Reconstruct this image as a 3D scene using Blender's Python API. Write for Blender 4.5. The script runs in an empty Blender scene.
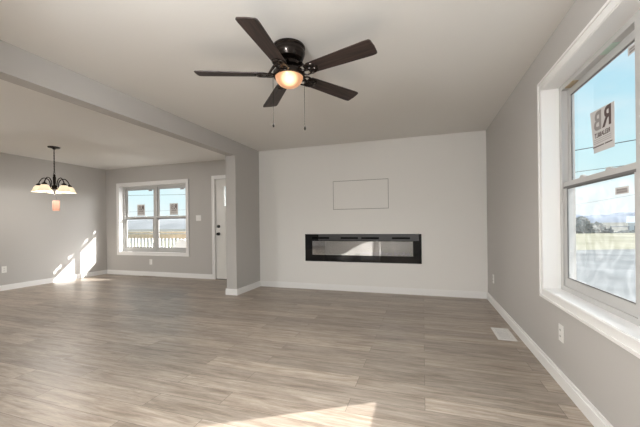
import bpy, bmesh, math, random
from mathutils import Vector, Matrix
random.seed(7)
PI = math.pi
S = bpy.context.scene
COL = S.collection

# ------------------------------------------------------------------ camera
F_PX, YAW, ROLL, CAM_H, SHIFT_PX = 316.13, -0.31437, -0.01201, 1.1188, 10.03
fw = Vector((math.sin(YAW), math.cos(YAW), 0)); rt = Vector((math.cos(YAW), -math.sin(YAW), 0)); up = Vector((0, 0, 1))
r2 = rt * math.cos(ROLL) + up * math.sin(ROLL); u2 = up * math.cos(ROLL) - rt * math.sin(ROLL)
cd = bpy.data.cameras.new('camera'); cam = bpy.data.objects.new('camera', cd); COL.objects.link(cam)
cam.matrix_world = Matrix(((r2.x, u2.x, -fw.x, 0), (r2.y, u2.y, -fw.y, 0), (r2.z, u2.z, -fw.z, CAM_H), (0, 0, 0, 1)))
cd.sensor_fit = 'HORIZONTAL'; cd.sensor_width = 36; cd.lens = F_PX / 640 * 36; cd.shift_y = SHIFT_PX / 640
cd.clip_start = 0.03; cd.clip_end = 5000
S.camera = cam

# ------------------------------------------------------------------ sky, sun, exposure
S.view_settings.view_transform = 'Standard'; S.view_settings.look = 'None'
S.render.filter_size = 1.1
S.view_settings.exposure = 0.22; S.view_settings.gamma = 1.0; S.view_settings.use_curve_mapping = False
SKY_STRENGTH = 0.88
SUN_STRENGTH = 13.0
SUN_DIR = Vector((-0.863, -0.503, -0.474)).normalized()      # the way the sunlight travels
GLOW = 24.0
GLOBE_FILL_W = 115.0                                               # added unseen globe, brightens the living room
FAN_W = 38.0                                                 # the fan's light
BULB_W = 3.7                                                 # each chandelier bulb
LAMP_FILL_W = 75.0                                                # added unseen ceiling fill behind the dining area
DOOR_FILL_W = 620.0                                               # added fill outside the unseen back door

W = bpy.data.worlds.new('sky'); S.world = W; W.use_nodes = True
nt = W.node_tree; nt.nodes.clear(); N = nt.nodes.new; L = nt.links.new
tc = N('ShaderNodeTexCoord'); sx = N('ShaderNodeSeparateXYZ'); L(tc.outputs['Generated'], sx.inputs[0])
rp = N('ShaderNodeValToRGB'); L(sx.outputs['Z'], rp.inputs[0])
e = rp.color_ramp.elements
e[0].position = 0.0; e[0].color = (0.90, 0.99, 1.0, 1)
e[1].position = 0.6; e[1].color = (0.30, 0.58, 0.85, 1)
m = e.new(0.12); m.color = (0.68, 0.95, 0.99, 1)
m = e.new(0.32); m.color = (0.50, 0.82, 0.96, 1)
no = N('ShaderNodeTexNoise'); no.inputs['Scale'].default_value = 3.2; no.inputs['Detail'].default_value = 5
mp = N('ShaderNodeMapping'); mp.inputs['Scale'].default_value = (1, 1, 2.6); L(tc.outputs['Generated'], mp.inputs[0]); L(mp.outputs[0], no.inputs[0])
cr = N('ShaderNodeValToRGB'); cr.color_ramp.elements[0].position = 0.46; cr.color_ramp.elements[1].position = 0.72
cr.color_ramp.elements[1].color = (0.6, 0.6, 0.6, 1)
L(no.outputs['Fac'], cr.inputs[0])
mx = N('ShaderNodeMixRGB'); L(cr.outputs[0], mx.inputs[0]); L(rp.outputs[0], mx.inputs[1]); mx.inputs[2].default_value = (0.93, 0.97, 0.99, 1)
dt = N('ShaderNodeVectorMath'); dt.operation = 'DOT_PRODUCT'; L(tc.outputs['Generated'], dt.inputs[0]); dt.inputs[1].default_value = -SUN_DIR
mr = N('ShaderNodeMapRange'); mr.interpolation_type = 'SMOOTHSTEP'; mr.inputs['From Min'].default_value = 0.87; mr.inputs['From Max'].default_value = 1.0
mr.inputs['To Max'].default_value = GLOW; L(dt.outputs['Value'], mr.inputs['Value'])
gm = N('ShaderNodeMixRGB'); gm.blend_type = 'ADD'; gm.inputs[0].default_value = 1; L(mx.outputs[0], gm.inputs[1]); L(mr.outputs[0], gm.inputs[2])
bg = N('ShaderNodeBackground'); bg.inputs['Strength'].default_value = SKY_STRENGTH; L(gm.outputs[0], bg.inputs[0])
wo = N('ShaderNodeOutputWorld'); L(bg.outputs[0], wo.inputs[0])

sd = bpy.data.lights.new('sun', 'SUN'); sd.energy = SUN_STRENGTH; sd.angle = 0.009; sd.color = (1.0, 0.97, 0.92)
so = bpy.data.objects.new('sun', sd); COL.objects.link(so); so.location = (12, 10, 14)
so.rotation_euler = SUN_DIR.to_track_quat('-Z', 'Y').to_euler()
# fill panel added outside the unseen back door to brighten the rooms
ad = bpy.data.lights.new('door_fill', 'AREA'); ad.shape = 'RECTANGLE'; ad.size = 1.4; ad.size_y = 2.0; ad.energy = DOOR_FILL_W; ad.color = (0.96, 1.0, 1.05)
ao = bpy.data.objects.new('door_fill', ad); COL.objects.link(ao); ao.location = (-3.75, -5.0, 1.1); ao.rotation_euler = (PI / 2, 0, PI)

# ------------------------------------------------------------------ materials
def new_mat(name):
    m = bpy.data.materials.new(name); m.use_nodes = True
    return m, m.node_tree, m.node_tree.nodes['Principled BSDF']
def mat(name, col, rough=0.5, metal=0.0, spec=None, emit=None, estr=0.0, bump=0.0, bscale=60.0, var=0.0, vscale=4.0):
    m, t, b = new_mat(name)
    b.inputs['Base Color'].default_value = (*col, 1); b.inputs['Roughness'].default_value = rough; b.inputs['Metallic'].default_value = metal
    if spec is not None: b.inputs['Specular IOR Level'].default_value = spec
    if emit: b.inputs['Emission Color'].default_value = (*emit, 1); b.inputs['Emission Strength'].default_value = estr
    if bump or var:
        c = t.nodes.new('ShaderNodeTexCoord')
        if bump:
            n = t.nodes.new('ShaderNodeTexNoise'); n.inputs['Scale'].default_value = bscale; n.inputs['Detail'].default_value = 4
            t.links.new(c.outputs['Object'], n.inputs[0])
            bp = t.nodes.new('ShaderNodeBump'); bp.inputs['Strength'].default_value = bump; bp.inputs['Distance'].default_value = 0.002
            t.links.new(n.outputs['Fac'], bp.inputs['Height']); t.links.new(bp.outputs[0], b.inputs['Normal'])
        if var:
            n = t.nodes.new('ShaderNodeTexNoise'); n.inputs['Scale'].default_value = vscale; n.inputs['Detail'].default_value = 6
            t.links.new(c.outputs['Object'], n.inputs[0])
            r = t.nodes.new('ShaderNodeValToRGB')
            r.color_ramp.elements[0].position = 0.3; r.color_ramp.elements[1].position = 0.7
            r.color_ramp.elements[0].color = (*[x * (1 - var) for x in col], 1); r.color_ramp.elements[1].color = (*[min(1, x * (1 + var)) for x in col], 1)
            t.links.new(n.outputs['Fac'], r.inputs[0]); t.links.new(r.outputs[0], b.inputs['Base Color'])
    return m
M = {}
M['wall'] = mat('grey wall paint', (0.49, 0.468, 0.442), 0.75, spec=0.25, bump=0.12, bscale=90)
M['accent'] = mat('pale wall paint', (0.78, 0.758, 0.722), 0.75, spec=0.25, bump=0.12, bscale=90)
M['ceil'] = mat('ceiling paint', (0.80, 0.78, 0.745), 0.85, spec=0.1, bump=0.25, bscale=45)
M['trim'] = mat('white trim paint', (0.82, 0.805, 0.785), 0.4)
M['vinyl'] = mat('white window vinyl', (0.50, 0.49, 0.475), 0.35)
M['gasket'] = mat('grey track', (0.16, 0.155, 0.15), 0.6)
M['door'] = mat('door paint', (0.76, 0.74, 0.70), 0.4)
M['black'] = mat('black hardware', (0.012, 0.011, 0.011), 0.35)
M['plate'] = mat('white plastic plate', (0.80, 0.785, 0.75), 0.35)
M['slot'] = mat('dark slot', (0.006, 0.006, 0.006), 0.9, spec=0.0)
M['bronze'] = mat('dark bronze', (0.020, 0.014, 0.011), 0.2, metal=0.6, var=0.5, vscale=25)
M['fpblack'] = mat('fireplace black', (0.006, 0.006, 0.007), 0.08, spec=0.25)
M['fpgrey'] = mat('fireplace dark grey', (0.045, 0.045, 0.047), 0.35)
M['fpinner'] = mat('fireplace liner', (0.50, 0.48, 0.46), 0.6)
M['crystal'] = mat('crystal', (0.62, 0.58, 0.72), 0.15)
M['gap'] = mat('shadow gap filler', (0.28, 0.26, 0.24), 0.9)
M['ventw'] = mat('white register metal', (0.70, 0.68, 0.65), 0.4)
M['ventb'] = mat('brown register metal', (0.30, 0.25, 0.20), 0.45)
M['paper'] = mat('sticker paper', (0.62, 0.60, 0.585), 0.7)
M['ink'] = mat('sticker ink', (0.09, 0.06, 0.055), 0.7)
M['inkgrey'] = mat('sticker grey ink', (0.30, 0.275, 0.265), 0.7)
M['tagpaper'] = mat('salmon tag paper', (0.30, 0.15, 0.10), 0.7, var=0.12, vscale=20)
M['lumber'] = mat('new lumber', (0.66, 0.52, 0.37), 0.7, var=0.15, vscale=9, spec=0.0)
M['pwhite'] = mat('porch white paint', (0.62, 0.62, 0.61), 0.5, spec=0.0)
M['decking'] = mat('porch decking', (0.36, 0.34, 0.32), 0.7, var=0.15, vscale=6, spec=0.0)
M['siding'] = mat('siding', (0.6, 0.6, 0.6), 0.6)
M['asphalt'] = mat('gravel road', (0.152, 0.159, 0.160), 0.9, var=0.22, vscale=0.55, spec=0.0)
M['roofgrey'] = mat('far roof', (0.30, 0.30, 0.31), 0.8, spec=0.0)
M['farwhite'] = mat('far white siding', (0.72, 0.73, 0.74), 0.7, spec=0.0)
M['bush'] = mat('winter shrub', (0.28, 0.27, 0.245), 0.9, var=0.4, vscale=1.6, spec=0.0)
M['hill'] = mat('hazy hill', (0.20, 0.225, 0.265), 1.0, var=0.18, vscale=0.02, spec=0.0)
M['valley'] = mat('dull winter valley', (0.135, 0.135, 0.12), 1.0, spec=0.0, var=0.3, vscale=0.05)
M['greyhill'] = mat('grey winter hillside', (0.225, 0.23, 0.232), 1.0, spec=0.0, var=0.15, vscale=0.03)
M['wire'] = mat('power cable', (0.03, 0.035, 0.04), 0.6)
M['chain'] = mat('pull chain metal', (0.010, 0.008, 0.007), 0.7, spec=0.1)
M['shim'] = mat('bare wood shim', (0.42, 0.33, 0.22), 0.8)
M['glabel'] = mat('pale green label', (0.48, 0.60, 0.52), 0.6)

def floor_mat():
    m, t, b = new_mat('grey brown vinyl planks'); N = t.nodes.new; L = t.links.new
    c = N('ShaderNodeTexCoord')
    br = N('ShaderNodeTexBrick'); br.offset = 0.37; br.offset_frequency = 2
    for k, v in (('Scale', 1.0), ('Mortar Size', 0.0016), ('Mortar Smooth', 0.3), ('Bias', 0.0), ('Brick Width', 1.22), ('Row Height', 0.152)): br.inputs[k].default_value = v
    br.inputs['Color1'].default_value = (0, 0, 0, 1); br.inputs['Color2'].default_value = (1, 1, 1, 1); br.inputs['Mortar'].default_value = (0.5, 0.5, 0.5, 1)
    L(c.outputs['Object'], br.inputs[0])
    sp = N('ShaderNodeSeparateXYZ'); L(c.outputs['Object'], sp.inputs[0])
    rgb = N('ShaderNodeSeparateColor'); L(br.outputs['Color'], rgb.inputs[0])
    cb = N('ShaderNodeCombineXYZ')
    mm = N('ShaderNodeMath'); mm.operation = 'MULTIPLY'; mm.inputs[1].default_value = 13.0; L(rgb.outputs[0], mm.inputs[0])
    sc1 = N('ShaderNodeMath'); sc1.operation = 'MULTIPLY'; sc1.inputs[1].default_value = 2.6; L(sp.outputs[0], sc1.inputs[0])
    sc2 = N('ShaderNodeMath'); sc2.operation = 'MULTIPLY'; sc2.inputs[1].default_value = 26.0; L(sp.outputs[1], sc2.inputs[0])
    L(sc1.outputs[0], cb.inputs[0]); L(sc2.outputs[0], cb.inputs[1]); L(mm.outputs[0], cb.inputs[2])
    n = N('ShaderNodeTexNoise'); n.inputs['Scale'].default_value = 1.0; n.inputs['Detail'].default_value = 7; n.inputs['Roughness'].default_value = 0.62; n.inputs['Distortion'].default_value = 0.5
    L(cb.outputs[0], n.inputs[0])
    gr = N('ShaderNodeValToRGB'); ee = gr.color_ramp.elements
    ee[0].position = 0.27; ee[0].color = (0.205, 0.153, 0.112, 1); ee[1].position = 0.72; ee[1].color = (0.51, 0.438, 0.368, 1)
    q = ee.new(0.47); q.color = (0.365, 0.302, 0.244, 1)
    L(n.outputs['Fac'], gr.inputs[0])
    n2 = N('ShaderNodeTexNoise'); n2.inputs['Scale'].default_value = 2.3; n2.inputs['Detail'].default_value = 8; n2.inputs['Roughness'].default_value = 0.75; n2.inputs['Distortion'].default_value = 1.2
    L(cb.outputs[0], n2.inputs[0]); g2 = N('ShaderNodeMapRange'); g2.inputs['From Min'].default_value = 0.32; g2.inputs['From Max'].default_value = 0.62; g2.inputs['To Min'].default_value = 0.70; g2.inputs['To Max'].default_value = 1.08; L(n2.outputs['Fac'], g2.inputs['Value'])
    gm2 = N('ShaderNodeMixRGB'); gm2.blend_type = 'MULTIPLY'; gm2.inputs[0].default_value = 1; L(gr.outputs[0], gm2.inputs[1]); L(g2.outputs[0], gm2.inputs[2])
    pl = N('ShaderNodeMapRange'); pl.inputs['To Min'].default_value = 0.73; pl.inputs['To Max'].default_value = 1.06; L(rgb.outputs[0], pl.inputs['Value'])
    mu = N('ShaderNodeMixRGB'); mu.blend_type = 'MULTIPLY'; mu.inputs[0].default_value = 1; L(gm2.outputs[0], mu.inputs[1]); L(pl.outputs[0], mu.inputs[2])
    dk = N('ShaderNodeMixRGB'); L(br.outputs['Fac'], dk.inputs[0]); L(mu.outputs[0], dk.inputs[1]); dk.inputs[2].default_value = (0.12, 0.09, 0.07, 1)
    L(dk.outputs[0], b.inputs['Base Color'])
    rr = N('ShaderNodeMapRange'); rr.inputs['To Min'].default_value = 0.30; rr.inputs['To Max'].default_value = 0.48; L(n.outputs['Fac'], rr.inputs['Value']); L(rr.outputs[0], b.inputs['Roughness'])
    bp = N('ShaderNodeBump'); bp.inputs['Strength'].default_value = 0.15; bp.inputs['Distance'].default_value = 0.002; L(n.outputs['Fac'], bp.inputs['Height']); L(bp.outputs[0], b.inputs['Normal'])
    return m
M['floor'] = floor_mat()

def glass_mat(name, refl, tint=(1, 1, 1), smear=0.0, rough=0.0):
    m = bpy.data.materials.new(name); m.use_nodes = True; t = m.node_tree; t.nodes.clear(); N = t.nodes.new; L = t.links.new
    o = N('ShaderNodeOutputMaterial'); tr = N('ShaderNodeBsdfTransparent'); tr.inputs[0].default_value = (*tint, 1)
    gl = N('ShaderNodeBsdfGlossy'); gl.inputs['Roughness'].default_value = rough
    mxs = N('ShaderNodeMixShader'); L(tr.outputs[0], mxs.inputs[1]); L(gl.outputs[0], mxs.inputs[2])
    if isinstance(refl, float): mxs.inputs[0].default_value = refl
    else:
        fr = N('ShaderNodeFresnel'); fr.inputs['IOR'].default_value = 1.3; ge = N('ShaderNodeNewGeometry'); iv = N('ShaderNodeMath'); iv.operation = 'SUBTRACT'; iv.inputs[0].default_value = 1; L(ge.outputs['Backfacing'], iv.inputs[1]); mu = N('ShaderNodeMath'); mu.operation = 'MULTIPLY'; L(fr.outputs[0], mu.inputs[0]); L(iv.outputs[0], mu.inputs[1]); L(mu.outputs[0], mxs.inputs[0])
    out = mxs
    if smear:
        c = N('ShaderNodeTexCoord'); w = N('ShaderNodeTexNoise'); w.inputs['Scale'].default_value = 5; w.inputs['Detail'].default_value = 8; w.inputs['Distortion'].default_value = 2.5
        L(c.outputs['Object'], w.inputs[0]); r = N('ShaderNodeMapRange'); r.inputs['From Min'].default_value = 0.42; r.inputs['From Max'].default_value = 0.75
        r.inputs['To Min'].default_value = smear * 0.15; r.inputs['To Max'].default_value = smear; L(w.outputs['Fac'], r.inputs['Value'])
        tl = N('ShaderNodeBsdfTranslucent'); tl.inputs[0].default_value = (0.9, 0.9, 0.9, 1)
        m2 = N('ShaderNodeMixShader'); L(r.outputs[0], m2.inputs[0]); L(out.outputs[0], m2.inputs[1]); L(tl.outputs[0], m2.inputs[2]); out = m2
    L(out.outputs[0], o.inputs[0]); return m
M['glass'] = glass_mat('window glass', None)
M['glass_smear'] = glass_mat('smeared window glass', None, smear=0.035)
M['fpglass'] = glass_mat('mirror dark fireplace glass', 0.30, (0.75, 0.75, 0.76))

def wood_mat(name, c0, c1, sx, sy):
    m, t, b = new_mat(name); N = t.nodes.new; L = t.links.new
    c = N('ShaderNodeTexCoord'); mp = N('ShaderNodeMapping'); mp.inputs['Scale'].default_value = (sx, sy, sy); L(c.outputs['Object'], mp.inputs[0])
    n = N('ShaderNodeTexNoise'); n.inputs['Scale'].default_value = 1; n.inputs['Detail'].default_value = 6; n.inputs['Distortion'].default_value = 0.6; L(mp.outputs[0], n.inputs[0])
    r = N('ShaderNodeValToRGB'); r.color_ramp.elements[0].position = 0.35; r.color_ramp.elements[1].position = 0.68
    r.color_ramp.elements[0].color = (*c0, 1); r.color_ramp.elements[1].color = (*c1, 1); L(n.outputs['Fac'], r.inputs[0]); L(r.outputs[0], b.inputs['Base Color'])
    b.inputs['Roughness'].default_value = 0.5; return m
M['blade'] = wood_mat('dark walnut blade', (0.014, 0.009, 0.008), (0.060, 0.036, 0.029), 4, 60)

def glow_mat(name, inner, outer, s_in, s_out, rad, centre=(0, 0, 0)):
    # lit frosted glass: brightest next to the bulb inside, by distance from it
    m, t, b = new_mat(name); N = t.nodes.new; L = t.links.new
    c = N('ShaderNodeTexCoord'); d = N('ShaderNodeVectorMath'); d.operation = 'DISTANCE'; L(c.outputs['Object'], d.inputs[0]); d.inputs[1].default_value = centre
    r = N('ShaderNodeMapRange'); r.interpolation_type = 'SMOOTHSTEP'; r.inputs['From Min'].default_value = rad[0]; r.inputs['From Max'].default_value = rad[1]; L(d.outputs['Value'], r.inputs['Value'])
    cm = N('ShaderNodeMixRGB'); L(r.outputs[0], cm.inputs[0]); cm.inputs[1].default_value = (*[x * s_in for x in inner], 1); cm.inputs[2].default_value = (*[x * s_out for x in outer], 1)
    L(cm.outputs[0], b.inputs['Emission Color']); b.inputs['Emission Strength'].default_value = 1
    b.inputs['Base Color'].default_value = (*[x * .25 for x in outer], 1); b.inputs['Roughness'].default_value = 0.3
    return m
M['bowl'] = glow_mat('lit amber glass', (1.0, 0.74, 0.40), (0.66, 0.33, 0.17), 2.2, 0.85, (0.008, 0.08), (0.03, -0.07, -0.075))
M['shade'] = glow_mat('lit marbled glass', (1.0, 0.84, 0.58), (0.95, 0.74, 0.50), 1.1, 0.55, (0.045, 0.115), (0, 0, -0.09))

def grass_mat():
    m, t, b = new_mat('dry grass field'); N = t.nodes.new; L = t.links.new
    c = N('ShaderNodeTexCoord'); n = N('ShaderNodeTexNoise'); n.inputs['Scale'].default_value = 0.16; n.inputs['Detail'].default_value = 8; L(c.outputs['Object'], n.inputs[0])
    r = N('ShaderNodeValToRGB'); r.color_ramp.elements[0].position = 0.36; r.color_ramp.elements[1].position = 0.64
    r.color_ramp.elements[0].color = (0.165, 0.16, 0.115, 1); r.color_ramp.elements[1].color = (0.235, 0.225, 0.175, 1); L(n.outputs['Fac'], r.inputs[0]); L(r.outputs[0], b.inputs['Base Color'])
    b.inputs['Roughness'].default_value = 1.0; b.inputs['Specular IOR Level'].default_value = 0; return m
M['grass'] = grass_mat()

# ------------------------------------------------------------------ mesh helpers
class MB:
    def __init__(s): s.b = bmesh.new()
    def box(s, x0, x1, y0, y1, z0, z1, bev=0.0):
        t = bmesh.new(); bmesh.ops.create_cube(t, size=1)
        for v in t.verts: v.co = ((x0 + x1) / 2 + v.co.x * abs(x1 - x0), (y0 + y1) / 2 + v.co.y * abs(y1 - y0), (z0 + z1) / 2 + v.co.z * abs(z1 - z0))
        if bev: bmesh.ops.bevel(t, geom=t.edges[:], offset=bev, segments=2, profile=0.5, affect='EDGES')
        s.add(t); return s
    def add(s, t, mtx=None):
        if mtx is not None: t.transform(mtx)
        me = bpy.data.meshes.new('tmp'); t.to_mesh(me); t.free(); s.b.from_mesh(me); bpy.data.meshes.remove(me); return s
    def lathe(s, prof, seg=32, c=(0, 0, 0), mtx=None):
        t = bmesh.new(); rings = []
        for r, z in prof:
            rings.append([t.verts.new((c[0] + r * math.cos(2 * PI * k / seg), c[1] + r * math.sin(2 * PI * k / seg), c[2] + z)) for k in range(seg)] if r > 1e-5 else [t.verts.new((c[0], c[1], c[2] + z))])
        for a, b in zip(rings, rings[1:]):
            for k in range(seg):
                j = (k + 1) % seg
                if len(a) == 1 and len(b) == 1: continue
                if len(a) == 1: t.faces.new((a[0], b[j], b[k]))
                elif len(b) == 1: t.faces.new((a[k], a[j], b[0]))
                else: t.faces.new((a[k], a[j], b[j], b[k]))
        bmesh.ops.recalc_face_normals(t, faces=t.faces[:]); s.add(t, mtx); return s
    def tube(s, pts, r, seg=8, closed=False):
        t = bmesh.new(); pts = [Vector(p) for p in pts]; rings = []; n = len(pts)
        for i, p in enumerate(pts):
            a = pts[(i - 1) % n] if closed or i else p; b = pts[(i + 1) % n] if closed or i < n - 1 else p
            d = (b - a).normalized(); q = d.to_track_quat('Z', 'Y'); rr = r[i] if isinstance(r, (list, tuple)) else r
            rings.append([t.verts.new(p + q @ Vector((rr * math.cos(2 * PI * k / seg), rr * math.sin(2 * PI * k / seg), 0))) for k in range(seg)])
        prs = list(zip(rings, rings[1:])) + ([(rings[-1], rings[0])] if closed else [])
        for a, b in prs:
            for k in range(seg): t.faces.new((a[k], a[(k + 1) % seg], b[(k + 1) % seg], b[k]))
        if not closed: t.faces.new(rings[0][::-1]); t.faces.new(rings[-1])
        bmesh.ops.recalc_face_normals(t, faces=t.faces[:]); s.add(t); return s
    def prism(s, poly, z0, z1, mtx=None, bev=0.0):
        t = bmesh.new(); a = [t.verts.new((x, y, z0)) for x, y in poly]; b = [t.verts.new((x, y, z1)) for x, y in poly]
        t.faces.new(a[::-1]); t.faces.new(b); n = len(poly)
        for k in range(n): t.faces.new((a[k], a[(k + 1) % n], b[(k + 1) % n], b[k]))
        bmesh.ops.recalc_face_normals(t, faces=t.faces[:])
        if bev: bmesh.ops.bevel(t, geom=[e for e in t.edges], offset=bev, segments=1, affect='EDGES')
        s.add(t, mtx); return s
    def build(s, name, m, parent=None, smooth=False, loc=None):
        me = bpy.data.meshes.new(name); s.b.to_mesh(me); s.b.free()
        if smooth:
            for p in me.polygons: p.use_smooth = True
            try: me.set_sharp_from_angle(angle=0.7)
            except Exception: pass
        me.materials.append(M[m] if isinstance(m, str) else m)
        o = bpy.data.objects.new(name, me); COL.objects.link(o)
        if loc: o.location = loc
        if parent: o.parent = parent
        return o
def box(*a, bev=0.0): return MB().box(*a, bev=bev)
def struct(o): o['kind'] = 'structure'; return o
def tag(o, label, cat, group=None, kind=None):
    o['label'] = label; o['category'] = cat
    if group: o['group'] = group
    if kind: o['kind'] = kind
    return o
def thing(name, label, cat, loc=(0, 0, 0), rz=0, group=None):
    o = bpy.data.objects.new(name, None); COL.objects.link(o); o.location = loc; o.rotation_euler = (0, 0, rz); o.empty_display_size = 0.1
    return tag(o, label, cat, group)
def copy_tree(o, parent=None):
    c = o.copy(); COL.objects.link(c)
    if parent: c.parent = parent
    for ch in list(o.children): copy_tree(ch, c)
    return c

def slab(name, m, axis, t0, t1, u0, u1, z0, z1, holes=()):
    """a wall across `axis` from t0 to t1, spanning u0..u1 and z0..z1, with rectangular holes (u0,u1,z0,z1)"""
    us = sorted({u0, u1, *[h[0] for h in holes], *[h[1] for h in holes]}); zs = sorted({z0, z1, *[h[2] for h in holes], *[h[3] for h in holes]})
    t = bmesh.new(); cache = {}
    def V(u, tt, z):
        k = (round(u, 5), round(tt, 5), round(z, 5))
        if k not in cache: cache[k] = t.verts.new((tt, u, z) if axis == 'x' else (u, tt, z))
        return cache[k]
    def solid(i, j):
        if not (0 <= i < len(us) - 1 and 0 <= j < len(zs) - 1): return False
        cu, cz = (us[i] + us[i + 1]) / 2, (zs[j] + zs[j + 1]) / 2
        return not any(h[0] < cu < h[1] and h[2] < cz < h[3] for h in holes)
    for i in range(len(us) - 1):
        for j in range(len(zs) - 1):
            if not solid(i, j): continue
            a, b, c, d = us[i], us[i + 1], zs[j], zs[j + 1]
            for tt in (t0, t1): t.faces.new([V(a, tt, c), V(b, tt, c), V(b, tt, d), V(a, tt, d)])
            if not solid(i - 1, j): t.faces.new([V(a, t0, c), V(a, t1, c), V(a, t1, d), V(a, t0, d)])
            if not solid(i + 1, j): t.faces.new([V(b, t0, c), V(b, t1, c), V(b, t1, d), V(b, t0, d)])
            if not solid(i, j - 1): t.faces.new([V(a, t0, c), V(b, t0, c), V(b, t1, c), V(a, t1, c)])
            if not solid(i, j + 1): t.faces.new([V(a, t0, d), V(b, t0, d), V(b, t1, d), V(a, t1, d)])
    bmesh.ops.recalc_face_normals(t, faces=t.faces[:])
    mb = MB(); mb.add(t); return struct(mb.build(name, m))

# ------------------------------------------------------------------ the room
XR, YF, XP, YP, XL, YW, H = 0.886, 5.106, -2.812, 4.348, -7.073, 5.516, 2.44
YB = -4.6; XS = -2.994                      # back of the house; left face of the stub wall
WR = (0.95, 2.82, 0.605, 2.112)             # right window opening (y0, y1, z0, z1)
WF = (-6.655, -4.785, 0.525, 2.025)         # front window opening (x0, x1, z0, z1)
DR = (-4.055, -3.115, 0.0, 2.055)           # entry door opening
FP = (-1.93, -0.022, 0.478, 0.939)          # fireplace
PN = (-1.425, -0.512, 1.347, 1.822)         # blank panel
FIN = 0.013
def grow(h, g): return (h[0] - g, h[1] + g, h[2] - g, h[3] + g)

struct(box(XL - 0.2, XR + 0.2, YB - 0.2, YW + 0.2, -0.12, 0).build('floor', 'floor'))
struct(box(XL - 0.2, XR + 0.2, YB - 0.2, YW + 0.2, H, H + 0.15).build('ceiling', 'ceil'))
slab('wall_right', 'wall', 'x', XR, XR + 0.2, YB - 0.2, YW + 0.2, 0, H, [grow(WR, FIN)])
slab('wall_left', 'wall', 'x', XL - 0.2, XL, YB - 0.2, YW + 0.2, 0, H)
slab('wall_front', 'wall', 'y', YW, YW + 0.17, XL, XS, 0, H, [grow(WF, FIN), (DR[0] - FIN, DR[1] + FIN, 0, DR[3] + FIN)])
slab('wall_center', 'accent', 'y', YF, YF + 0.3, XP, XR, 0, H, [grow(FP, -0.012), PN])
slab('wall_stub', 'wall', 'x', XS, XP, YP, YW + 0.17, 0, H)
slab('wall_back', 'wall', 'y', YB - 0.2, YB, XL, XR, 0, H, [(-4.45, -3.05, 0.02, 2.1)])
slab('wall_near', 'wall', 'y', -0.72, -0.60, XS, XR, 0, H)
slab('wall_partition', 'accent', 'y', 0.39, 0.51, XS, -1.25, 0, H)
struct(box(-2.958, XP, 0.51, YP, 2.215, H).build('ceiling_beam', 'wall'))

# baseboards: a board with a bevelled top edge
def baseboard(name, pts, inward):
    (x0, y0), (x1, y1) = pts; ix, iy = inward; d = 0.016; mb = MB()
    mb.box(min(x0, x1, x0 + ix * d, x1 + ix * d), max(x0, x1, x0 + ix * d, x1 + ix * d), min(y0, y1, y0 + iy * d, y1 + iy * d), max(y0, y1, y0 + iy * d, y1 + iy * d), 0, 0.075)
    d = 0.010
    mb.box(min(x0, x1, x0 + ix * d, x1 + ix * d), max(x0, x1, x0 + ix * d, x1 + ix * d), min(y0, y1, y0 + iy * d, y1 + iy * d), max(y0, y1, y0 + iy * d, y1 + iy * d), 0.075, 0.096)
    return struct(mb.build(name, 'trim'))
baseboard('baseboard_center', ((XP, YF), (XR - 0.016, YF)), (0, -1))
baseboard('baseboard_right', ((XR, -.6), (XR, YF)), (-1, 0))
baseboard('baseboard_left', ((XL, YB), (XL, YW)), (1, 0))
baseboard('baseboard_front', ((XL + 0.016, YW), (DR[0] - 0.075, YW)), (0, -1))
baseboard('baseboard_stub', ((XP, YP - 0.016), (XP, YF - 0.016)), (1, 0))
baseboard('baseboard_pillar', ((XS - 0.016, YP), (XP, YP)), (0, -1))
baseboard('baseboard_entry', ((XS, YP), (XS, YW)), (-1, 0))
baseboard('baseboard_partition', ((XS, 0.51), (-1.25, 0.51)), (0, 1))

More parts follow.
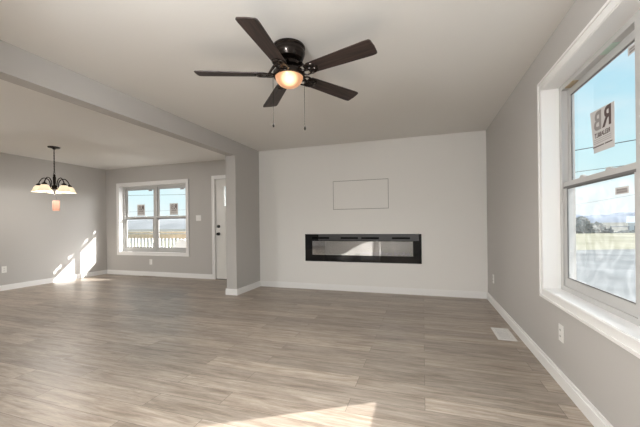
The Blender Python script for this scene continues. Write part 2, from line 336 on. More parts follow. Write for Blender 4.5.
# ------------------------------------------------------------------ windows
def window(name, T, o, lower_glass='glass', double=True):
    """double-hung pair. T maps (u, v, z) boxes to the wall; v grows outwards from the room face"""
    u0, u1, z0, z1 = o
    def bb(mb, a, b, c, d, e, f, bev=0.0):
        p, q = T(a, c, e), T(b, d, f)
        return mb.box(min(p[0], q[0]), max(p[0], q[0]), min(p[1], q[1]), max(p[1], q[1]), min(p[2], q[2]), max(p[2], q[2]), bev)
    cw = 0.074
    root = MB()                                                     # casing: four boards with a raised outer lip and a bead
    for (a, b, e, f) in ((u0 - cw, u0, z0 - cw, z1 + cw), (u1, u1 + cw, z0 - cw, z1 + cw), (u0, u1, z1, z1 + cw), (u0, u1, z0 - cw, z0)):
        bb(root, a, b, -0.014, 0, e, f)
    for (a, b, e, f) in ((u0 - cw, u0 - cw + .016, z0 - cw, z1 + cw), (u1 + cw - .016, u1 + cw, z0 - cw, z1 + cw), (u0 - cw + .016, u1 + cw - .016, z1 + cw - .016, z1 + cw), (u0 - cw + .016, u1 + cw - .016, z0 - cw, z0 - cw + .016)):
        bb(root, a, b, -0.021, -0.014, e, f)
    for (a, b, e, f) in ((u0 - .017, u0 - .005, z0 - .017, z1 + .017), (u1 + .005, u1 + .017, z0 - .017, z1 + .017), (u0 - .005, u1 + .005, z1 + .005, z1 + .017), (u0 - .005, u1 + .005, z0 - .017, z0 - .005)):
        bb(root, a, b, -0.019, -0.014, e, f)
    w = struct(root.build(name, 'trim'))
    j = MB(); g = FIN - 0.0005
    bb(j, u0 - g, u0, 0, .17, z0 - g, z1 + g); bb(j, u1, u1 + g, 0, .17, z0 - g, z1 + g); bb(j, u0, u1, 0, .17, z1, z1 + g); bb(j, u0, u1, 0, .17, z0 - g, z0)
    j.build('jamb_liner', 'trim', w)
    fr = MB(); fwid = 0.034; um = (u0 + u1) / 2
    va, vb = 0.098, 0.168
    bb(fr, u0, u0 + fwid, va, vb, z0, z1); bb(fr, u1 - fwid, u1, va, vb, z0, z1); bb(fr, u0 + fwid, u1 - fwid, va, vb, z1 - fwid, z1); bb(fr, u0 + fwid, u1 - fwid, va, vb, z0, z0 + fwid)
    if double: bb(fr, um - fwid, um + fwid, va, vb, z0 + fwid, z1 - fwid)
    for (a, s) in ((u0 + fwid, 1), (um - fwid, -1), (um + fwid, 1), (u1 - fwid, -1))[::1 if double else 3]:   # inner track lips
        bb(fr, a, a + s * .008, va, va + .008, z0 + fwid, z1 - fwid)
    fr.build('window_frame', 'vinyl', w)
    zm = (z0 + z1) / 2 + 0.02
    for (a, b) in (((u0 + fwid, um - fwid), (um + fwid, u1 - fwid)) if double else ((u0 + fwid, u1 - fwid),)):
        for kind, (c, d), (e, f), gm in (('upper_sash', (.138, .162), (zm - .022, z1 - fwid), 'glass'), ('lower_sash', (.108, .132), (z0 + fwid, zm + .022), lower_glass)):
            st, rl = 0.040, 0.046
            rb = 0.06 if kind == 'lower_sash' else rl
            sb = MB(); a2, b2 = a + .002, b - .002
            bb(sb, a2, a2 + st, c, d, e, f); bb(sb, b2 - st, b2, c, d, e, f); bb(sb, a2 + st, b2 - st, c, d, f - rl, f); bb(sb, a2 + st, b2 - st, c, d, e, e + rb)
            s = sb.build(kind, 'vinyl', w)
            gb = MB(); bb(gb, a2 + st, b2 - st, (c + d) / 2 - .002, (c + d) / 2 + .002, e + rb, f - rl); gb.build('glass_pane', gm, s)
            gk = MB(); q = .008; vv = (c + d) / 2 - .0065
            A, B, E, Fz = a2 + st, b2 - st, e + rb, f - rl
            bb(gk, A, A + q, vv, vv + .004, E, Fz); bb(gk, B - q, B, vv, vv + .004, E, Fz); bb(gk, A + q, B - q, vv, vv + .004, Fz - q, Fz); bb(gk, A + q, B - q, vv, vv + .004, E, E + q)
            gk.build('glazing_bead', 'gasket', s)
            if kind == 'lower_sash':
                ws = MB(); bb(ws, a2, b2, c - .003, c - .0002, Fz - .002, Fz + .013); bb(ws, a2 + .01, b2 - .01, d + .0005, d + .004, f - .012, f); ws.build('weatherstrip', 'gasket', s)
                for k in (.3, .7):
                    lk = MB(); u = A + (B - A) * k; bb(lk, u - .03, u + .03, c + .002, d - .002, f, f + .008); bb(lk, u - .012, u + .026, c + .004, d - .004, f + .008, f + .017); lk.build('sash_lock', 'vinyl', s)
    return w
TR = lambda u, v, z: (XR + v, u, z)
TF = lambda u, v, z: (u, YW + v, z)
win_f = window('window_1', TF, WF)
win_r = window('window_2', TR, WR, 'glass_smear')
# pieces left on the right window's head frame
box(XR + .1, XR + .135, 2.60, 2.72, WR[3] - .0405, WR[3] - .034).build('wood_shim', 'shim', win_r)
box(XR + .1, XR + .135, 2.12, 2.25, WR[3] - .0365, WR[3] - .034).build('frame_label', 'glabel', win_r)

# unseen back glass door, added as an opening for the fill
def simple_glazing(name, T, o, n):
    u0, u1, z0, z1 = o
    def bb(mb, a, b, c, d, e, f):
        p, q = T(a, c, e), T(b, d, f); return mb.box(min(p[0], q[0]), max(p[0], q[0]), min(p[1], q[1]), max(p[1], q[1]), z0 + 0 * c + (e - z0), f)
    fr = MB(); w = 0.06
    bb(fr, u0, u0 + w, .02, .1, z0, z1); bb(fr, u1 - w, u1, .02, .1, z0, z1); bb(fr, u0 + w, u1 - w, .02, .1, z0, z0 + w); bb(fr, u0 + w, u1 - w, .02, .1, z1 - w, z1)
    for k in range(1, n): u = u0 + (u1 - u0) * k / n; bb(fr, u - .04, u + .04, .02, .1, z0 + w, z1 - w)
    r = struct(fr.build(name, 'trim')); g = MB(); bb(g, u0 + w, u1 - w, .058, .062, z0 + w, z1 - w); g.build('glass_pane', 'glass', r)
simple_glazing('added_back_door', lambda u, v, z: (u, YB - v, z), (-4.45, -3.05, 0.02, 2.1), 2)

# ------------------------------------------------------------------ entry door
d0, d1, _, dz = DR
cs = MB(); cw = 0.072
for a, b, e, f in ((d0 - cw, d0, 0, dz + cw), (d1, d1 + cw, 0, dz + cw), (d0, d1, dz, dz + cw)): cs.box(a, b, YW - .015, YW, e, f)
for a, b, e, f in ((d0 - cw, d0 - cw + .016, 0, dz + cw), (d0 - cw, d1 + cw, dz + cw - .016, dz + cw), (d0 - .016, d0 - .005, 0, dz + .016)): cs.box(a, b, YW - .021, YW - .015, e, f)
door = struct(cs.build('door_1', 'trim'))
jb = MB().box(d0 - .0125, d0, YW, YW + .17, 0, dz).box(d1, d1 + .0125, YW, YW + .17, 0, dz).box(d0 - .0125, d1 + .0125, YW, YW + .17, dz, dz + .0125); jb.build('door_jamb', 'trim', door)
ys = YW + .015
LT = (-3.845, -3.325, 1.50, 1.90)
t = slab('door_slab', 'door', 'y', ys, ys + .045, d0 + .004, d1 - .004, .012, dz - .004, [LT]); t.parent = door; del t['kind']; ds = t
lf = MB()
for a, b, e, f in ((LT[0] - .025, LT[0], LT[2] - .025, LT[3] + .025), (LT[1], LT[1] + .025, LT[2] - .025, LT[3] + .025), (LT[0], LT[1], LT[3], LT[3] + .025), (LT[0], LT[1], LT[2] - .025, LT[2])): lf.box(a, b, ys - .010, ys, e, f)
for k in (1, 2): u = LT[0] + (LT[1] - LT[0]) * k / 3; lf.box(u - .008, u + .008, ys + .008, ys + .03, LT[2], LT[3])
lf.build('lite_frame', 'door', ds)
box(LT[0], LT[1], ys + .017, ys + .022, LT[2], LT[3]).build('lite_glass', 'glass', ds)
for a, b, e, f in ((-3.83, -3.62, .30, 1.38), (-3.55, -3.34, .30, 1.38)):
    p = MB()
    for (q, r, s_, u_) in ((a, b, f - .014, f), (a, b, e, e + .014), (a, a + .014, e + .014, f - .014), (b - .014, b, e + .014, f - .014)): p.box(q, r, ys - .007, ys, s_, u_, bev=.003)
    p.build('panel_moulding', 'door', ds)
R90 = Matrix.Rotation(PI / 2, 4, 'X')
kx = -3.985
MB().lathe([(0, .03), (.024, .028), (.031, .018), (.033, 0), (0, 0)], 20, mtx=Matrix.Translation((kx, ys, 1.085)) @ R90).build('deadbolt', 'black', door, True)
MB().lathe([(0, .062), (.018, .060), (.028, .048), (.027, .034), (.013, .026), (.012, .012), (.032, .008), (.033, 0), (0, 0)], 20, mtx=Matrix.Translation((kx, ys, .930)) @ R90).build('door_knob', 'black', door, True)
box(d0, d1, YW - .01, YW + .16, 0, .012).build('threshold', 'gasket', door)

# ------------------------------------------------------------------ electric fireplace set in the pale wall
a, b, e, f = FP
fp = thing('electric_fireplace', 'long black glass electric fireplace set flush in the pale wall', 'fireplace', ((a + b) / 2, YF, e))
def fpart(mb, name, m, parent=None, smooth=False):
    o = mb.build(name, m, parent or fp, smooth)
    if parent is None: o.matrix_parent_inverse = Matrix.Translation(-fp.location)
    return o
wi = (-1.80, -0.148, 0.590, 0.822)
fr = MB()
y0, y1 = YF - .014, YF - .002
fr.box(a, b, y0 + .006, y1, f - .117, f).box(a, wi[0], y0 + .006, y1, e, f - .117).box(wi[1], b, y0 + .006, y1, e, f - .117).box(wi[0], wi[1], y0 + .006, y1, e, wi[2])
fpart(fr, 'surround', 'fpblack')
fpart(MB().box(-1.69, -0.06, y0 + .0045, y0 + .0055, .832, f - .006), 'top_strip', 'fpgrey')
for (p, q) in ((-1.80, -1.50), (-1.30, -1.01), (-0.955, -0.67), (-0.465, -0.19)):
    fpart(MB().box(p, q, y0 + .0035, y0 + .0042, .860, .888), 'vent_slot', 'slot')
fpart(MB().box(wi[0], wi[1], y0 + .004, y0 + .007, wi[2], wi[3]), 'front_glass', 'fpglass')
ln = MB().box(wi[0], wi[1], YF + .16, YF + .165, wi[2] - .02, wi[3] + .02).box(wi[0] - .005, wi[0], y1, YF + .165, wi[2], wi[3]).box(wi[1], wi[1] + .005, y1, YF + .165, wi[2], wi[3]).box(wi[0], wi[1], y1, YF + .16, wi[3], wi[3] + .005).box(wi[0], wi[1], y1, YF + .16, wi[2] - .005, wi[2])
fpart(ln, 'firebox', 'fpinner')
cb = MB(); rnd = random.Random(3)
for k in range(90):
    t = bmesh.new(); bmesh.ops.create_icosphere(t, subdivisions=1, radius=rnd.uniform(.012, .026))
    for v in t.verts: v.co *= rnd.uniform(.75, 1.2)
    cb.add(t, Matrix.Translation((rnd.uniform(-.95, -.20), rnd.uniform(YF + .03, YF + .13), wi[2] + .012 + rnd.random() * .03)))
o = fpart(cb, 'crystal_bed', 'crystal'); o['kind'] = 'stuff'

# blank panel let into the wall above
a, b, e, f = PN; g = .008
pn = box(a + g, b - g, YF + .001, YF + .02, e + g, f - g, bev=.001).build('wall_panel', 'accent')
tag(pn, 'blank pale rectangular cover panel let into the wall above the fireplace', 'panel')
lp = MB()
for (p, q, r, s_) in ((a, a + g, e, f), (b - g, b, e, f), (a + g, b - g, f - g, f), (a + g, b - g, e, e + g)): lp.box(p, q, YF + .004, YF + .02, r, s_)
lp.build('gap_strip', 'gap', pn)

# ------------------------------------------------------------------ outlets, switch, registers
def plate(name, label, cat, T, u, z, w=.072, h=.116, kind='outlet', group=None):
    def bb(mb, a, b, c, d, e, f, bev=0.0):
        p, q = T(a, c, e), T(b, d, f); return mb.box(min(p[0], q[0]), max(p[0], q[0]), min(p[1], q[1]), max(p[1], q[1]), min(e, f), max(e, f), bev)
    r = tag(bb(MB(), u - w / 2, u + w / 2, -.006, 0, z - h / 2, z + h / 2, .0025).build(name, 'plate'), label, cat, group)
    if kind == 'outlet':
        for dz_ in (-.021, .021):
            s = bb(MB(), u - .017, u + .017, -.0085, -.006, z + dz_ - .014, z + dz_ + .014, .001).build('receptacle', 'plate', r)
            sl = MB()
            for du in (-.007, .007): bb(sl, u + du - .0015, u + du + .0015, -.0092, -.0085, z + dz_ - .005, z + dz_ + .006)
            sl.build('slot', 'slot', s)
    else:
        for du in (-.023, .023): bb(MB(), u + du - .009, u + du + .009, -.011, -.006, z - .018, z + .018, .002).build('toggle', 'plate', r)
    return r
TL = lambda u, v, z: (XL - v, u, z)
plate('wall_outlet', 'white wall outlet on the right wall below the big window', 'outlet', TR, 2.54, .357, group='wall outlets')
plate('wall_outlet', 'white wall outlet at the far end of the right wall near the fireplace corner', 'outlet', TR, 4.70, .357, group='wall outlets')
plate('wall_outlet', 'white wall outlet under the front window', 'outlet', TF, -5.755, .31, group='wall outlets')
plate('wall_outlet', 'white wall outlet on the left wall, left of the chandelier', 'outlet', TL, 3.597, .37, group='wall outlets')
plate('light_switch', 'white double switch plate between front window and entry door', 'switch', TF, -4.468, 1.265, .125, .116, 'switch')

def register(name, label, x0, x1, y0, y1, m, along='y'):
    b_ = .022; fr = MB().box(x0, x0 + b_, y0, y1, 0, .006).box(x1 - b_, x1, y0, y1, 0, .006).box(x0 + b_, x1 - b_, y0, y0 + b_, 0, .006).box(x0 + b_, x1 - b_, y1 - b_, y1, 0, .006)
    r = tag(fr.build(name, m), label, 'vent', 'floor registers')
    MB().box(x0 + b_, x1 - b_, y0 + b_, y1 - b_, 0, .0015).build('duct_opening', 'slot', r)
    lv = MB(); n = 16
    for k in range(n):
        if along == 'y': y = y0 + b_ + (y1 - y0 - 2 * b_) * (k + .5) / n; lv.box(x0 + b_, x1 - b_, y - .0042, y + .0042, .002, .005)
        else: x = x0 + b_ + (x1 - x0 - 2 * b_) * (k + .5) / n; lv.box(x - .006, x + .006, y0 + b_, y1 - b_, .002, .005)
    lv.build('louvre', m, r)
register('floor_register', 'white metal floor register beside the right wall baseboard', .667, .826, 3.36, 3.715, 'ventw')
register('floor_register', 'brown floor register under the front window', -5.95, -5.60, 5.37, 5.49, 'ventb', 'x')

# ------------------------------------------------------------------ window stickers
def text_mesh(txt, size, loc, rot, m, parent, depth=.0004, align='CENTER', name='lettering', bold=0.0):
    cu = bpy.data.curves.new('t', 'FONT'); cu.body = txt; cu.size = size; cu.align_x = align; cu.align_y = 'CENTER'; cu.extrude = depth; cu.offset = bold
    to = bpy.data.objects.new('t', cu); COL.objects.link(to); bpy.context.view_layer.update()
    me = bpy.data.meshes.new_from_object(to.evaluated_get(bpy.context.evaluated_depsgraph_get())); bpy.data.objects.remove(to)
    o = bpy.data.objects.new(name, me); COL.objects.link(o); me.materials.clear(); me.materials.append(M[m]); o.location = loc; o.rotation_euler = rot; o.parent = parent; return o
def sticker(label, loc, rz, w, h, group=None, poly=None):
    """printed side faces outdoors (local -Y); the lettering shows reversed from the room"""
    r = thing('window_sticker', label, 'sticker', loc, rz, 'paper stickers on the window panes')
    pl = poly or [(-w / 2, -h / 2), (w / 2, -h / 2), (w / 2, h / 2), (-w / 2, h / 2)]
    MB().prism(pl, -.0004, .0004, mtx=Matrix.Rotation(PI / 2, 4, 'X')).build('sheet', 'paper', r)
    rot = (PI / 2, 0, 0); d = .0010; k = w / .27
    text_mesh('R', .165 * k, (-.058 * k, 0, .058 * k), rot, 'ink', r, d, bold=.004)
    text_mesh('B', .165 * k, (.048 * k, 0, .058 * k), rot, 'inkgrey', r, d, bold=.004)
    text_mesh('RELIABILT', .040 * k, (0, 0, -.028 * k), rot, 'ink', r, d, bold=.001)
    b = MB()
    for zz in (-.052, -.064, -.076): b.box(-.10 * k, .10 * k, -d, d, zz * k - .0016, zz * k + .0016)
    b.build('small_print', 'inkgrey', r)
    b = MB().box(-.11 * k, -.03 * k, -d, d, -.100 * k, -.093 * k).box(-.02 * k, .11 * k, -d, d, -.100 * k, -.093 * k); b.build('bottom_print', 'ink', r)
    return r
# right window, upper pane: room face of the glass is the sheet's back
xg = XR + .1478
sticker('large crooked paper sticker with reversed lettering on the right window upper pane', (xg - .0012, 2.335, 1.668), PI / 2, .262, .272,
        poly=[(-.128, -.134), (.098, -.130), (.142, .138), (-.130, .122)])
yg = YW + .1478
for sx_, which in ((-6.178, 'left'), (-5.242, 'right')):
    sticker('paper sticker with reversed lettering on the upper pane of the front window, %s sash' % which, (sx_, yg - .0012, 1.478), PI, .225, .255)
def label_card(label, lo, hi):
    c = MB().box(*[v for p in zip(lo, hi) for v in p]).build('window_label', 'paper'); tag(c, label, 'label', 'small printed labels on the window panes')
    x0, y0, z0 = lo; x1, y1, z1 = hi; mb = MB()
    for k in (.28, .62):
        zz = z0 + (z1 - z0) * k
        if x1 - x0 < .01: mb.box(x0 - .0006, x0, y0 + (y1 - y0) * .12, y0 + (y1 - y0) * .88, zz - .005, zz + .006)
        else: mb.box(x0 + (x1 - x0) * .12, x0 + (x1 - x0) * .88, y0 - .0006, y0, zz - .005, zz + .006)
    mb.build('print', 'inkgrey', c)
label_card('small printed label in the top corner of the right window upper pane', (xg - .0008, 1.962, 1.975), (xg, 2.08, 2.018))
xl = XR + .1178
label_card('small printed label on the right window lower pane just under the meeting rail', (xl - .0008, 2.025, 1.256), (xl, 2.146, 1.294))
label_card('tiny label at the top corner of the front window left upper pane', (-5.955, yg - .0008, 1.905), (-5.84, yg, 1.935))
label_card('tiny label at the top corner of the front window right upper pane', (-5.07, yg - .0008, 1.905), (-4.955, yg, 1.935))

# ------------------------------------------------------------------ ceiling fan
FX, FY, FZ = -0.937, 2.179, 2.233
fan = thing('ceiling_fan', 'dark bronze five blade ceiling fan with lit amber bowl', 'ceiling fan', (FX, FY, H))
zz = H
MB().lathe([(0, 0), (.118, 0), (.122, -.006), (.122, -.018), (.116, -.024), (.116, -.034), (.121, -.040), (.121, -.052), (.114, -.075), (.104, -.098), (.082, -.108), (0, -.108)], 40).build('motor_housing', 'bronze', fan, True)
MB().lathe([(0, -.108), (.060, -.108), (.080, -.116), (.088, -.126), (.088, -.150), (.072, -.158), (.060, -.172), (0, -.172)], 36).build('flywheel', 'bronze', fan, True)
MB().lathe([(0, -.165), (.055, -.165), (.08, -.174), (.110, -.184), (.118, -.194), (.119, -.214), (.116, -.226), (.105, -.228), (.104, -.215), (0, -.212)], 40).build('light_fitter', 'bronze', fan, True)
prof = [(.103, -.218)] + [(.103 * math.cos(t_ * PI / 2 / 12), -.222 - .082 * math.sin(t_ * PI / 2 / 12)) for t_ in range(1, 12)] + [(0, -.304)]
bw = MB().lathe([(r, z + .2) for r, z in prof], 40).build('light_bowl', 'bowl', fan, True, (0, 0, -.2)); bw['label'] = 'lit amber frosted glass bowl'
lp_ = bpy.data.lights.new('fan_lamp', 'SPOT'); lp_.energy = FAN_W; lp_.shadow_soft_size = .10; lp_.spot_size = 2.9; lp_.spot_blend = .5; lp_.color = (1.0, .97, .93)
lo_ = bpy.data.objects.new('fan_lamp', lp_); COL.objects.link(lo_); lo_.location = (0, 0, -.42); lo_.parent = fan
TILT = math.radians(12)
def blade_mesh():
    pts = []; r0, r1, w0, w1 = .165, .680, .052, .069
    for k in range(7):
        q = -PI / 2 + PI * k / 6; pts.append((r1 - .022 + .022 * math.cos(q), (w1 - .012) * math.sin(q) + .012 * math.sin(q)))
    pts = [(r0, -w0 * .72), (r0 + .022, -w0)] + [(r1 - .045, -w1)] + [(r1 - .012, -w1 + .002), (r1 - .002, -w1 * .84), (r1 + .003, 0), (r1 - .002, w1 * .84), (r1 - .012, w1 - .002)] + [(r1 - .045, w1), (r0 + .022, w0), (r0, w0 * .72)]
    return MB().prism(pts, -.0035, .0035)
def iron_mesh():
    mb = MB()
    mb.tube([(.078, 0, .068), (.105, 0, .062), (.128, 0, .036), (.150, 0, .004), (.175, 0, -.007)], [.015, .012, .010, .009, .008], 8)
    for s in (1, -1):                                          # scrolls of the bracket
        lo = [(.150 + .034 * math.cos(q), s * .026 + .024 * math.sin(q), -.006) for q in [2 * PI * k / 16 for k in range(16)]]
        mb.tube(lo, .0062, 6, closed=True)
        lo = [(.205 + .032 * math.cos(q), s * .024 + .021 * math.sin(q), -.007) for q in [2 * PI * k / 16 for k in range(16)]]
        mb.tube(lo, .0058, 6, closed=True)
    mb.tube([(.16, -.045, -.006), (.19, -.048, -.007), (.225, -.035, -.007), (.25, 0, -.007), (.225, .035, -.007), (.19, .048, -.007), (.16, .045, -.006)], .006, 6)
    for p in ((.20, .028), (.20, -.028), (.24, 0)): mb.lathe([(0, -.004), (.006, -.003), (.007, 0), (0, 0)], 10, (p[0], p[1], -.0075))
    return mb
b0 = None
for k in range(5):
    ang = -0.2575 + k * 2 * PI / 5
    rot = Matrix.Rotation(ang, 4, 'Z') @ Matrix.Rotation(-TILT, 4, 'X')
    if b0 is None:
        bl = blade_mesh().build('blade', 'blade', fan); ir = iron_mesh().build('blade_bracket', 'bronze', bl, True); b0 = bl
    else:
        bl = b0.copy(); COL.objects.link(bl); c = b0.children[0].copy(); COL.objects.link(c); c.parent = bl
    q = Matrix.Translation((0, 0, FZ - H)) @ rot
    bl.location = q.to_translation(); bl.rotation_euler = q.to_euler(); bl.parent = fan
for (cx_, cy_, zb) in ((-.115, -.037, -.59), (.107, .035, -.615)):
    ch = MB().tube([(cx_ * .93, cy_ * .93, -.20), (cx_, cy_, -.215), (cx_, cy_, zb + .02)], .0016, 6)
    for z_ in range(int((-.22 - zb) / .012)): ch.lathe([(0, .0026), (.0026, 0), (0, -.0026)], 6, (cx_, cy_, -.222 - z_ * .012))
    c = ch.build('pull_chain', 'chain', fan); MB().lathe([(0, .022), (.004, .018), (.008, .004), (.008, -.004), (.004, -.012), (0, -.014)], 12, (cx_, cy_, zb + .005)).build('chain_fob', 'chain', c, True)

# ------------------------------------------------------------------ chandelier
CX, CY = -5.80, 3.625
chd = thing('chandelier', 'dark bronze chandelier with five lit glass shades in the dining area', 'chandelier', (CX, CY, H))
MB().lathe([(0, 0), (.086, 0), (.086, -.006), (.076, -.018), (.03, -.026), (.012, -.045), (0, -.045)], 28).build('canopy', 'bronze', chd, True)
cn = MB()
for k in range(17):
    z_ = -.05 - k * .0218; ax = k % 2
    cn.tube([((.0085 if ax else 0) * math.cos(q) + 0, (0 if ax else .0085) * math.cos(q), z_ - .008 + .0145 * math.sin(q)) for q in [2 * PI * j / 10 for j in range(10)]], .0028, 5, closed=True)
cn.tube([(.003, .002, -.03), (-.003, .003, -.2), (.003, -.003, -.42)], .0035, 6)
cn.build('chain', 'bronze', chd, True)
MB().tube([(.018 * math.cos(q), 0, -.437 + .018 * math.sin(q)) for q in [2 * PI * j / 14 for j in range(14)]], .0045, 6, closed=True).build('hanging_loop', 'chain', chd, True)
MB().lathe([(0, -.452), (.012, -.455), (.018, -.47), (.015, -.485), (.022, -.50), (.022, -.60), (.016, -.62), (.024, -.64), (.030, -.68), (.030, -.70), (.018, -.73), (.010, -.755), (.014, -.77), (.008, -.79), (0, -.795)], 20).build('column', 'bronze', chd, True)
def arm_mesh():
    P = [Vector(p) for p in ((.022, 0, -.70), (.050, 0, -.685), (.058, 0, -.60), (.085, 0, -.54), (.135, 0, -.52), (.170, 0, -.54), (.198, 0, -.585), (.207, 0, -.62))]
    pts = []
    for i in range(len(P) - 1):
        p0, p1, p2, p3 = P[max(i - 1, 0)], P[i], P[i + 1], P[min(i + 2, len(P) - 1)]
        for t_ in (0, .25, .5, .75):
            pts.append(.5 * (2 * p1 + (p2 - p0) * t_ + (2 * p0 - 5 * p1 + 4 * p2 - p3) * t_ ** 2 + (3 * p1 - p0 - 3 * p2 + p3) * t_ ** 3))
    pts.append(P[-1]); return MB().tube(pts, .0075, 8)
fa = math.atan2(.53, -.848); a0 = None
for k in range(5):
    if a0 is None:
        a0 = ar = arm_mesh().build('arm', 'bronze', chd, True)
        MB().lathe([(0, .012), (.018, .008), (.034, -.008), (.040, -.026), (.036, -.030), (0, -.030)], 20).build('socket_cup', 'bronze', ar, True, (.207, 0, -.62))
        pr = [(.036, -.022), (.046, -.030), (.066, -.055), (.076, -.085), (.090, -.115), (.097, -.126), (.094, -.127), (.086, -.115), (.072, -.085), (.062, -.055), (.042, -.030)]
        MB().lathe(pr, 28).build('glass_shade', 'shade', ar, True, (.207, 0, -.622))
        MB().lathe([(0, -.03), (.012, -.034), (.014, -.055), (.026, -.08), (.026, -.092), (.014, -.108), (0, -.112)], 16).build('bulb', mat('lit bulb', (1, .9, .75), .3, emit=(1, .85, .6), estr=4), ar, True, (.207, 0, -.622))
    else:
        ar = a0.copy(); COL.objects.link(ar)
        for c in a0.children: d_ = c.copy(); COL.objects.link(d_); d_.parent = ar
    cl_ = bpy.data.lights.new('chandelier_lamp', 'POINT'); cl_.energy = BULB_W; cl_.shadow_soft_size = .04; cl_.color = (1.0, .97, .93)
    co_ = bpy.data.objects.new('chandelier_lamp', cl_); COL.objects.link(co_); co_.location = (.207, 0, -.80); co_.parent = ar
    ar.rotation_euler = (0, 0, fa + k * 2 * PI / 5); ar.parent = chd
tg = thing('paper_tag', 'salmon paper tag hanging on a string under the chandelier', 'tag', (CX + .02, CY + .01, 1.468))
box(-.062, .062, -.0008, .0008, -.085, .085, bev=.0004).build('card', 'tagpaper', tg).rotation_euler = (0, 0, .3)
MB().tube([(0, 0, .083), (.012, 0, .12), (-.012, -.006, .178)], .0018, 5).build('string', 'wire', tg)

# ------------------------------------------------------------------ unseen fill lights, added and built as ceiling fixtures
def fill_ceiling_lamp(x, y, label, k=1.0):
    r = thing('fill_ceiling_light', label, 'fill light', (x, y, H))
    MB().lathe([(0, 0), (.30, 0), (.30, -.035), (.285, -.04), (.285, -.012), (0, -.012)], 32).build('rim', 'trim', r, True)
    MB().lathe([(.284, -.014), (.284, -.030), (.2, -.036), (0, -.038), (0, -.014)], 32).build('diffuser', mat('lit diffuser', (.9, .9, .9), .5, emit=(1, .95, .88), estr=2), r, True)
    l = bpy.data.lights.new('fill_lamp', 'AREA'); l.shape = 'DISK'; l.size = .56; l.energy = LAMP_FILL_W * k; l.color = (.97, 1.0, 1.02)
    o = bpy.data.objects.new('fill_lamp', l); COL.objects.link(o); o.location = (0, 0, -.045); o.parent = r
gl_ = thing('fill_globe', 'added unseen semi flush globe fill light above the near end of the living room', 'fill light', (-.80, .20, H))
MB().lathe([(0, 0), (.09, 0), (.09, -.02), (.02, -.03), (.02, -.12), (.05, -.13), (.05, -.15), (0, -.15)], 24).build('stem', 'bronze', gl_, True)
MB().lathe([(.05, -.15)] + [(.12 * math.sin(q), -.26 + .12 * math.cos(q)) for q in [.43 + k * (PI - .43) / 12 for k in range(12)]] + [(0, -.38)], 28).build('globe', mat('lit globe', (.9, .9, .9), .5, emit=(1, .96, .9), estr=2), gl_, True)
gd_ = bpy.data.lights.new('fill_globe_lamp', 'POINT'); gd_.energy = GLOBE_FILL_W; gd_.shadow_soft_size = .12; gd_.color = (.97, 1, 1.02)
go_ = bpy.data.objects.new('fill_globe_lamp', gd_); COL.objects.link(go_); go_.location = (0, 0, -.46); go_.parent = gl_
fill_ceiling_lamp(-5.3, -1.2, 'added unseen round white flush fill light behind the dining area', 1.9)

# ------------------------------------------------------------------ outdoors
GZ = -0.75
def flat(name, m, poly, z, d=.4): return struct(MB().prism(poly, z - d, z).build(name, m))
flat('ground_valley', 'valley', [(XR + .25, -60), (1400, -60), (1400, 1300), (-1400, 1300), (-1400, 5.75), (XR + .25, 5.75)], -3.4)
flat('ground_yard', 'asphalt', [(XR + .25, -50), (70, -50), (60, 41), (13, 25.4), (8.3, 23.7), (-30, 11), (-30, 5.75), (XR + .25, 5.75)], GZ, 2.6)
flat('ground_field', 'grass', [(-30, 11), (8.3, 23.7), (13, 25.4), (60, 41), (60, 66.8), (-30, 37.5)], GZ, 2.6)
def hills(name, y, x0, x1, hfun, m):
    t = bmesh.new(); n = 160; rows = []
    for j, (dy, k) in enumerate(((0, 0), (25, .45), (60, .8), (110, 1), (240, 0))):
        rows.append([t.verts.new((x0 + (x1 - x0) * i / n, y + dy, -3.6 + k * hfun(i / n))) for i in range(n + 1)])
    for a_, b_ in zip(rows, rows[1:]):
        for i in range(n): t.faces.new((a_[i], a_[i + 1], b_[i + 1], b_[i]))
    mb = MB(); mb.add(t); return struct(mb.build(name, m, smooth=True))
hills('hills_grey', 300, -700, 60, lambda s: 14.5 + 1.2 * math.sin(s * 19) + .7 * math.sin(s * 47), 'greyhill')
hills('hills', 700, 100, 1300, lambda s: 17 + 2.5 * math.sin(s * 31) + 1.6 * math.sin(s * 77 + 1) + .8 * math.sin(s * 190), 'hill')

# porch outside the front wall
PZ = -.15
struct(MB().box(-10.8, -1.0, YW + .18, 7.6, PZ - .12, PZ).build('porch_floor', 'decking'))
struct(MB().box(XL - .6, XR + .6, YW + .18, 6.58, 2.36, 2.44).box(XL - .6, XR + .6, YW + .18, 6.58, 2.44, 2.70).build('roof_eave', 'pwhite'))
fb = MB(); xs_ = -7.6
for k in range(40):                                             # unseen eave edge, its underside stepped to cast a stepped shade line
    w_ = (.62, .44, .70, .38, .55)[k % 5]
    if xs_ + w_ > XR + .5: break
    fb.box(xs_, xs_ + w_, 6.58, 6.62, 2.27 + .045 * (k % 2), 2.66); xs_ += w_
struct(fb.build('eave_fascia', 'pwhite'))
for px_ in (-10.65, -4.1):
    struct(MB().box(px_ - .05, px_ + .05, 7.30, 7.40, PZ, .99).box(px_ - .065, px_ + .065, 7.285, 7.415, .99, 1.02).build('porch_post', 'pwhite'))
rl = thing('porch_railing', 'porch railing with new lumber rails and white balusters outside the front window', 'railing', (-7.0, 7.35, PZ))
def rpart(mb, n, m): o = mb.build(n, m, rl); o.matrix_parent_inverse = Matrix.Translation(-rl.location); return o
rpart(MB().box(-10.6, -4.15, 7.29, 7.43, .89, .93, bev=.004), 'top_rail', 'lumber')
rpart(MB().box(-10.6, -4.15, 7.33, 7.37, .74, .86, bev=.004), 'upper_rail', 'lumber')
rpart(MB().box(-10.6, -4.15, 7.33, 7.37, PZ + .06, PZ + .14, bev=.004), 'bottom_rail', 'pwhite')
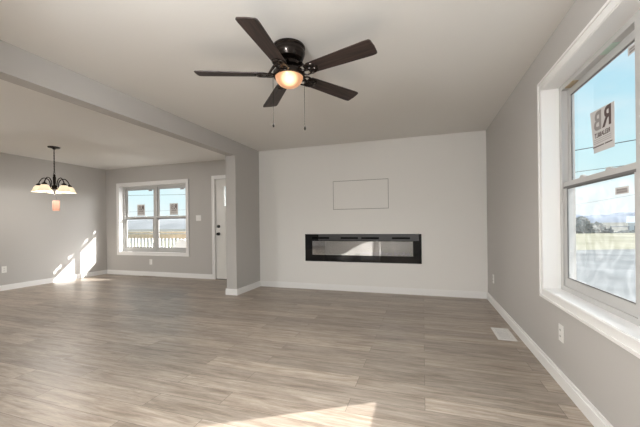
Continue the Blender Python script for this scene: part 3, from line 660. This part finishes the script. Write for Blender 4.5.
bz = box(-10.5 - .018, -10.5 + .018, 7.372, 7.402, PZ + .05, .74).build('baluster', 'pwhite', rl); bz.matrix_parent_inverse = Matrix.Translation(-rl.location)
for k in range(1, 49):
    c = bz.copy(); COL.objects.link(c); c.location.x = k * .13

def patio_chair(label, loc, rz, high):
    r = thing('patio_chair', label, 'chair', loc, rz, 'white porch chairs')
    MB().prism([(.25 * math.cos(q), .24 * math.sin(q)) for q in [2 * PI * k / 24 for k in range(24)]], .42, .45, bev=.005).build('seat', 'pwhite', r)
    bk = MB(); top = .90 if high else .80
    arc = [(.245 * math.cos(q), .20 + .03 * math.sin(q), .46 + (top - .46) * math.sin(q) ** .7) for q in [PI * k / 16 for k in range(17)]]
    bk.tube(arc, .017, 8)
    if high:
        t = bmesh.new(); vs = [t.verts.new((x * .93, y, .46 + (z - .46) * .95)) for x, y, z in arc]; t.faces.new(vs)
        bmesh.ops.solidify(t, geom=t.faces[:], thickness=.012); bk.add(t)
    else:
        for k in (4, 6, 8, 10, 12): x, y, z = arc[k]; bk.tube([(x, .20, .45), (x, y, z)], .010, 6)
    bk.build('backrest', 'pwhite', r, True)
    for s in (1, -1):
        MB().tube([(s * .245, .20, .66), (s * .275, 0, .68), (s * .27, -.16, .66), (s * .25, -.20, .44)], .014, 8).build('armrest', 'pwhite', r, True)
        for t_ in (1, -1): MB().tube([(s * .19, t_ * .17, .43), (s * .23, t_ * .22, 0)], .016, 8).build('leg', 'pwhite', r, True)
patio_chair('white porch chair with open curved back left of the solid one', (-6.62, 6.72, PZ), 2.6, False)
patio_chair('white porch chair with solid rounded back at the right of the front window', (-5.92, 6.78, PZ), 3.5, True)

# power lines
def wire(label, A, B, sag):
    A, B = Vector(A), Vector(B); d = (B - A).normalized(); A2, B2 = A - d * 12, B + d * 12; n = 24
    pts = [A2.lerp(B2, k / n) - Vector((0, 0, sag * (1 - (2 * k / n - 1) ** 2) - sag)) for k in range(n + 1)]
    tag(MB().tube(pts, .028, 6).build('power_line', 'wire'), label, 'cable', 'power lines outside the windows')
wire('upper power line crossing the right window upper pane', (11.14, 29.23, 6.5), (13.84, 26.68, 6.5), 0)
wire('lower power line crossing the right window just above the meeting rail', (16.52, 41.96, 6.5), (19.85, 38.3, 6.5), 0)
wire('distant power line crossing the right window lower pane', (49.16, 125.1, 6.5), (43.0, 84.36, 6.5), 0)
wire('upper power line crossing the front window', (-49.85, 42.77, 6.5), (-39.5, 45.57, 6.5), 0)
wire('lower power line crossing the front window below the stickers', (-109.4, 93.76, 6.5), (-78.5, 90.46, 6.5), 0)

# far house, carport, shrubs
hs = thing('house', 'white house with a pale gable roof far across the field', 'house', (69.3, 129, -3.4), -.5)
MB().box(-5, 7, -4, 4, 0, 3.6).build('wall', 'farwhite', hs)
t = MB(); t.prism([(-4.6, 0), (4.6, 0), (0, 2.2)], -5.4, 7.4, mtx=Matrix.Translation((0, 0, 3.6)) @ Matrix(((0, 0, 1, 0), (1, 0, 0, 0), (0, 1, 0, 0), (0, 0, 0, 1)))); t.build('roof', 'farwhite', hs)
for x_ in (-3, 0, 4): MB().box(x_ - .5, x_ + .5, -4.06, -4, 1.2, 2.6).build('window', 'fpgrey', hs)
cp = thing('carport', 'open carport with a flat roof beside the far white house', 'carport', (58.3, 122.5, -3.4), -.45)
MB().box(-2.2, 2.2, -2, 2, 2.3, 2.6).build('roof', 'roofgrey', cp)
for x_ in (-2.0, 2.0):
    for y_ in (-1.8, 1.8): MB().box(x_ - .12, x_ + .12, y_ - .12, y_ + .12, 0, 2.3).build('post', 'roofgrey', cp)
BZ = -3.4
def bush(label, x, y, rx, ry, h, seed):
    rn = random.Random(seed); mb = MB()
    for k in range(26):
        t = bmesh.new(); bmesh.ops.create_icosphere(t, subdivisions=3, radius=1); q = rn.uniform(0, 2 * PI); d_ = math.sqrt(rn.random()) * .8; s_ = rn.uniform(.25, .45)
        for v in t.verts: v.co *= rn.uniform(.72, 1.25)
        hh = h * (1 - d_ ** 2 * .8) * rn.uniform(.6, 1)
        mb.add(t, Matrix.Translation((x + rx * d_ * math.cos(q), y + ry * d_ * math.sin(q), BZ + hh * .5)) @ Matrix.Diagonal((rx * s_, ry * s_, hh * .5, 1)))
    tag(mb.build('shrub', 'bush'), label, 'shrub', 'winter shrubs beyond the field')
bush('big grey brown thicket beyond the left part of the field', 46, 119, 5.2, 4, 6.2, 1)
bush('lower grey brown thicket just right of the biggest one', 55.5, 130, 4.2, 3.5, 4.2, 2)
bush('low dark hedge of winter shrubs in front of the far carport', 58, 116, 4.8, 1.2, 1.7, 4)
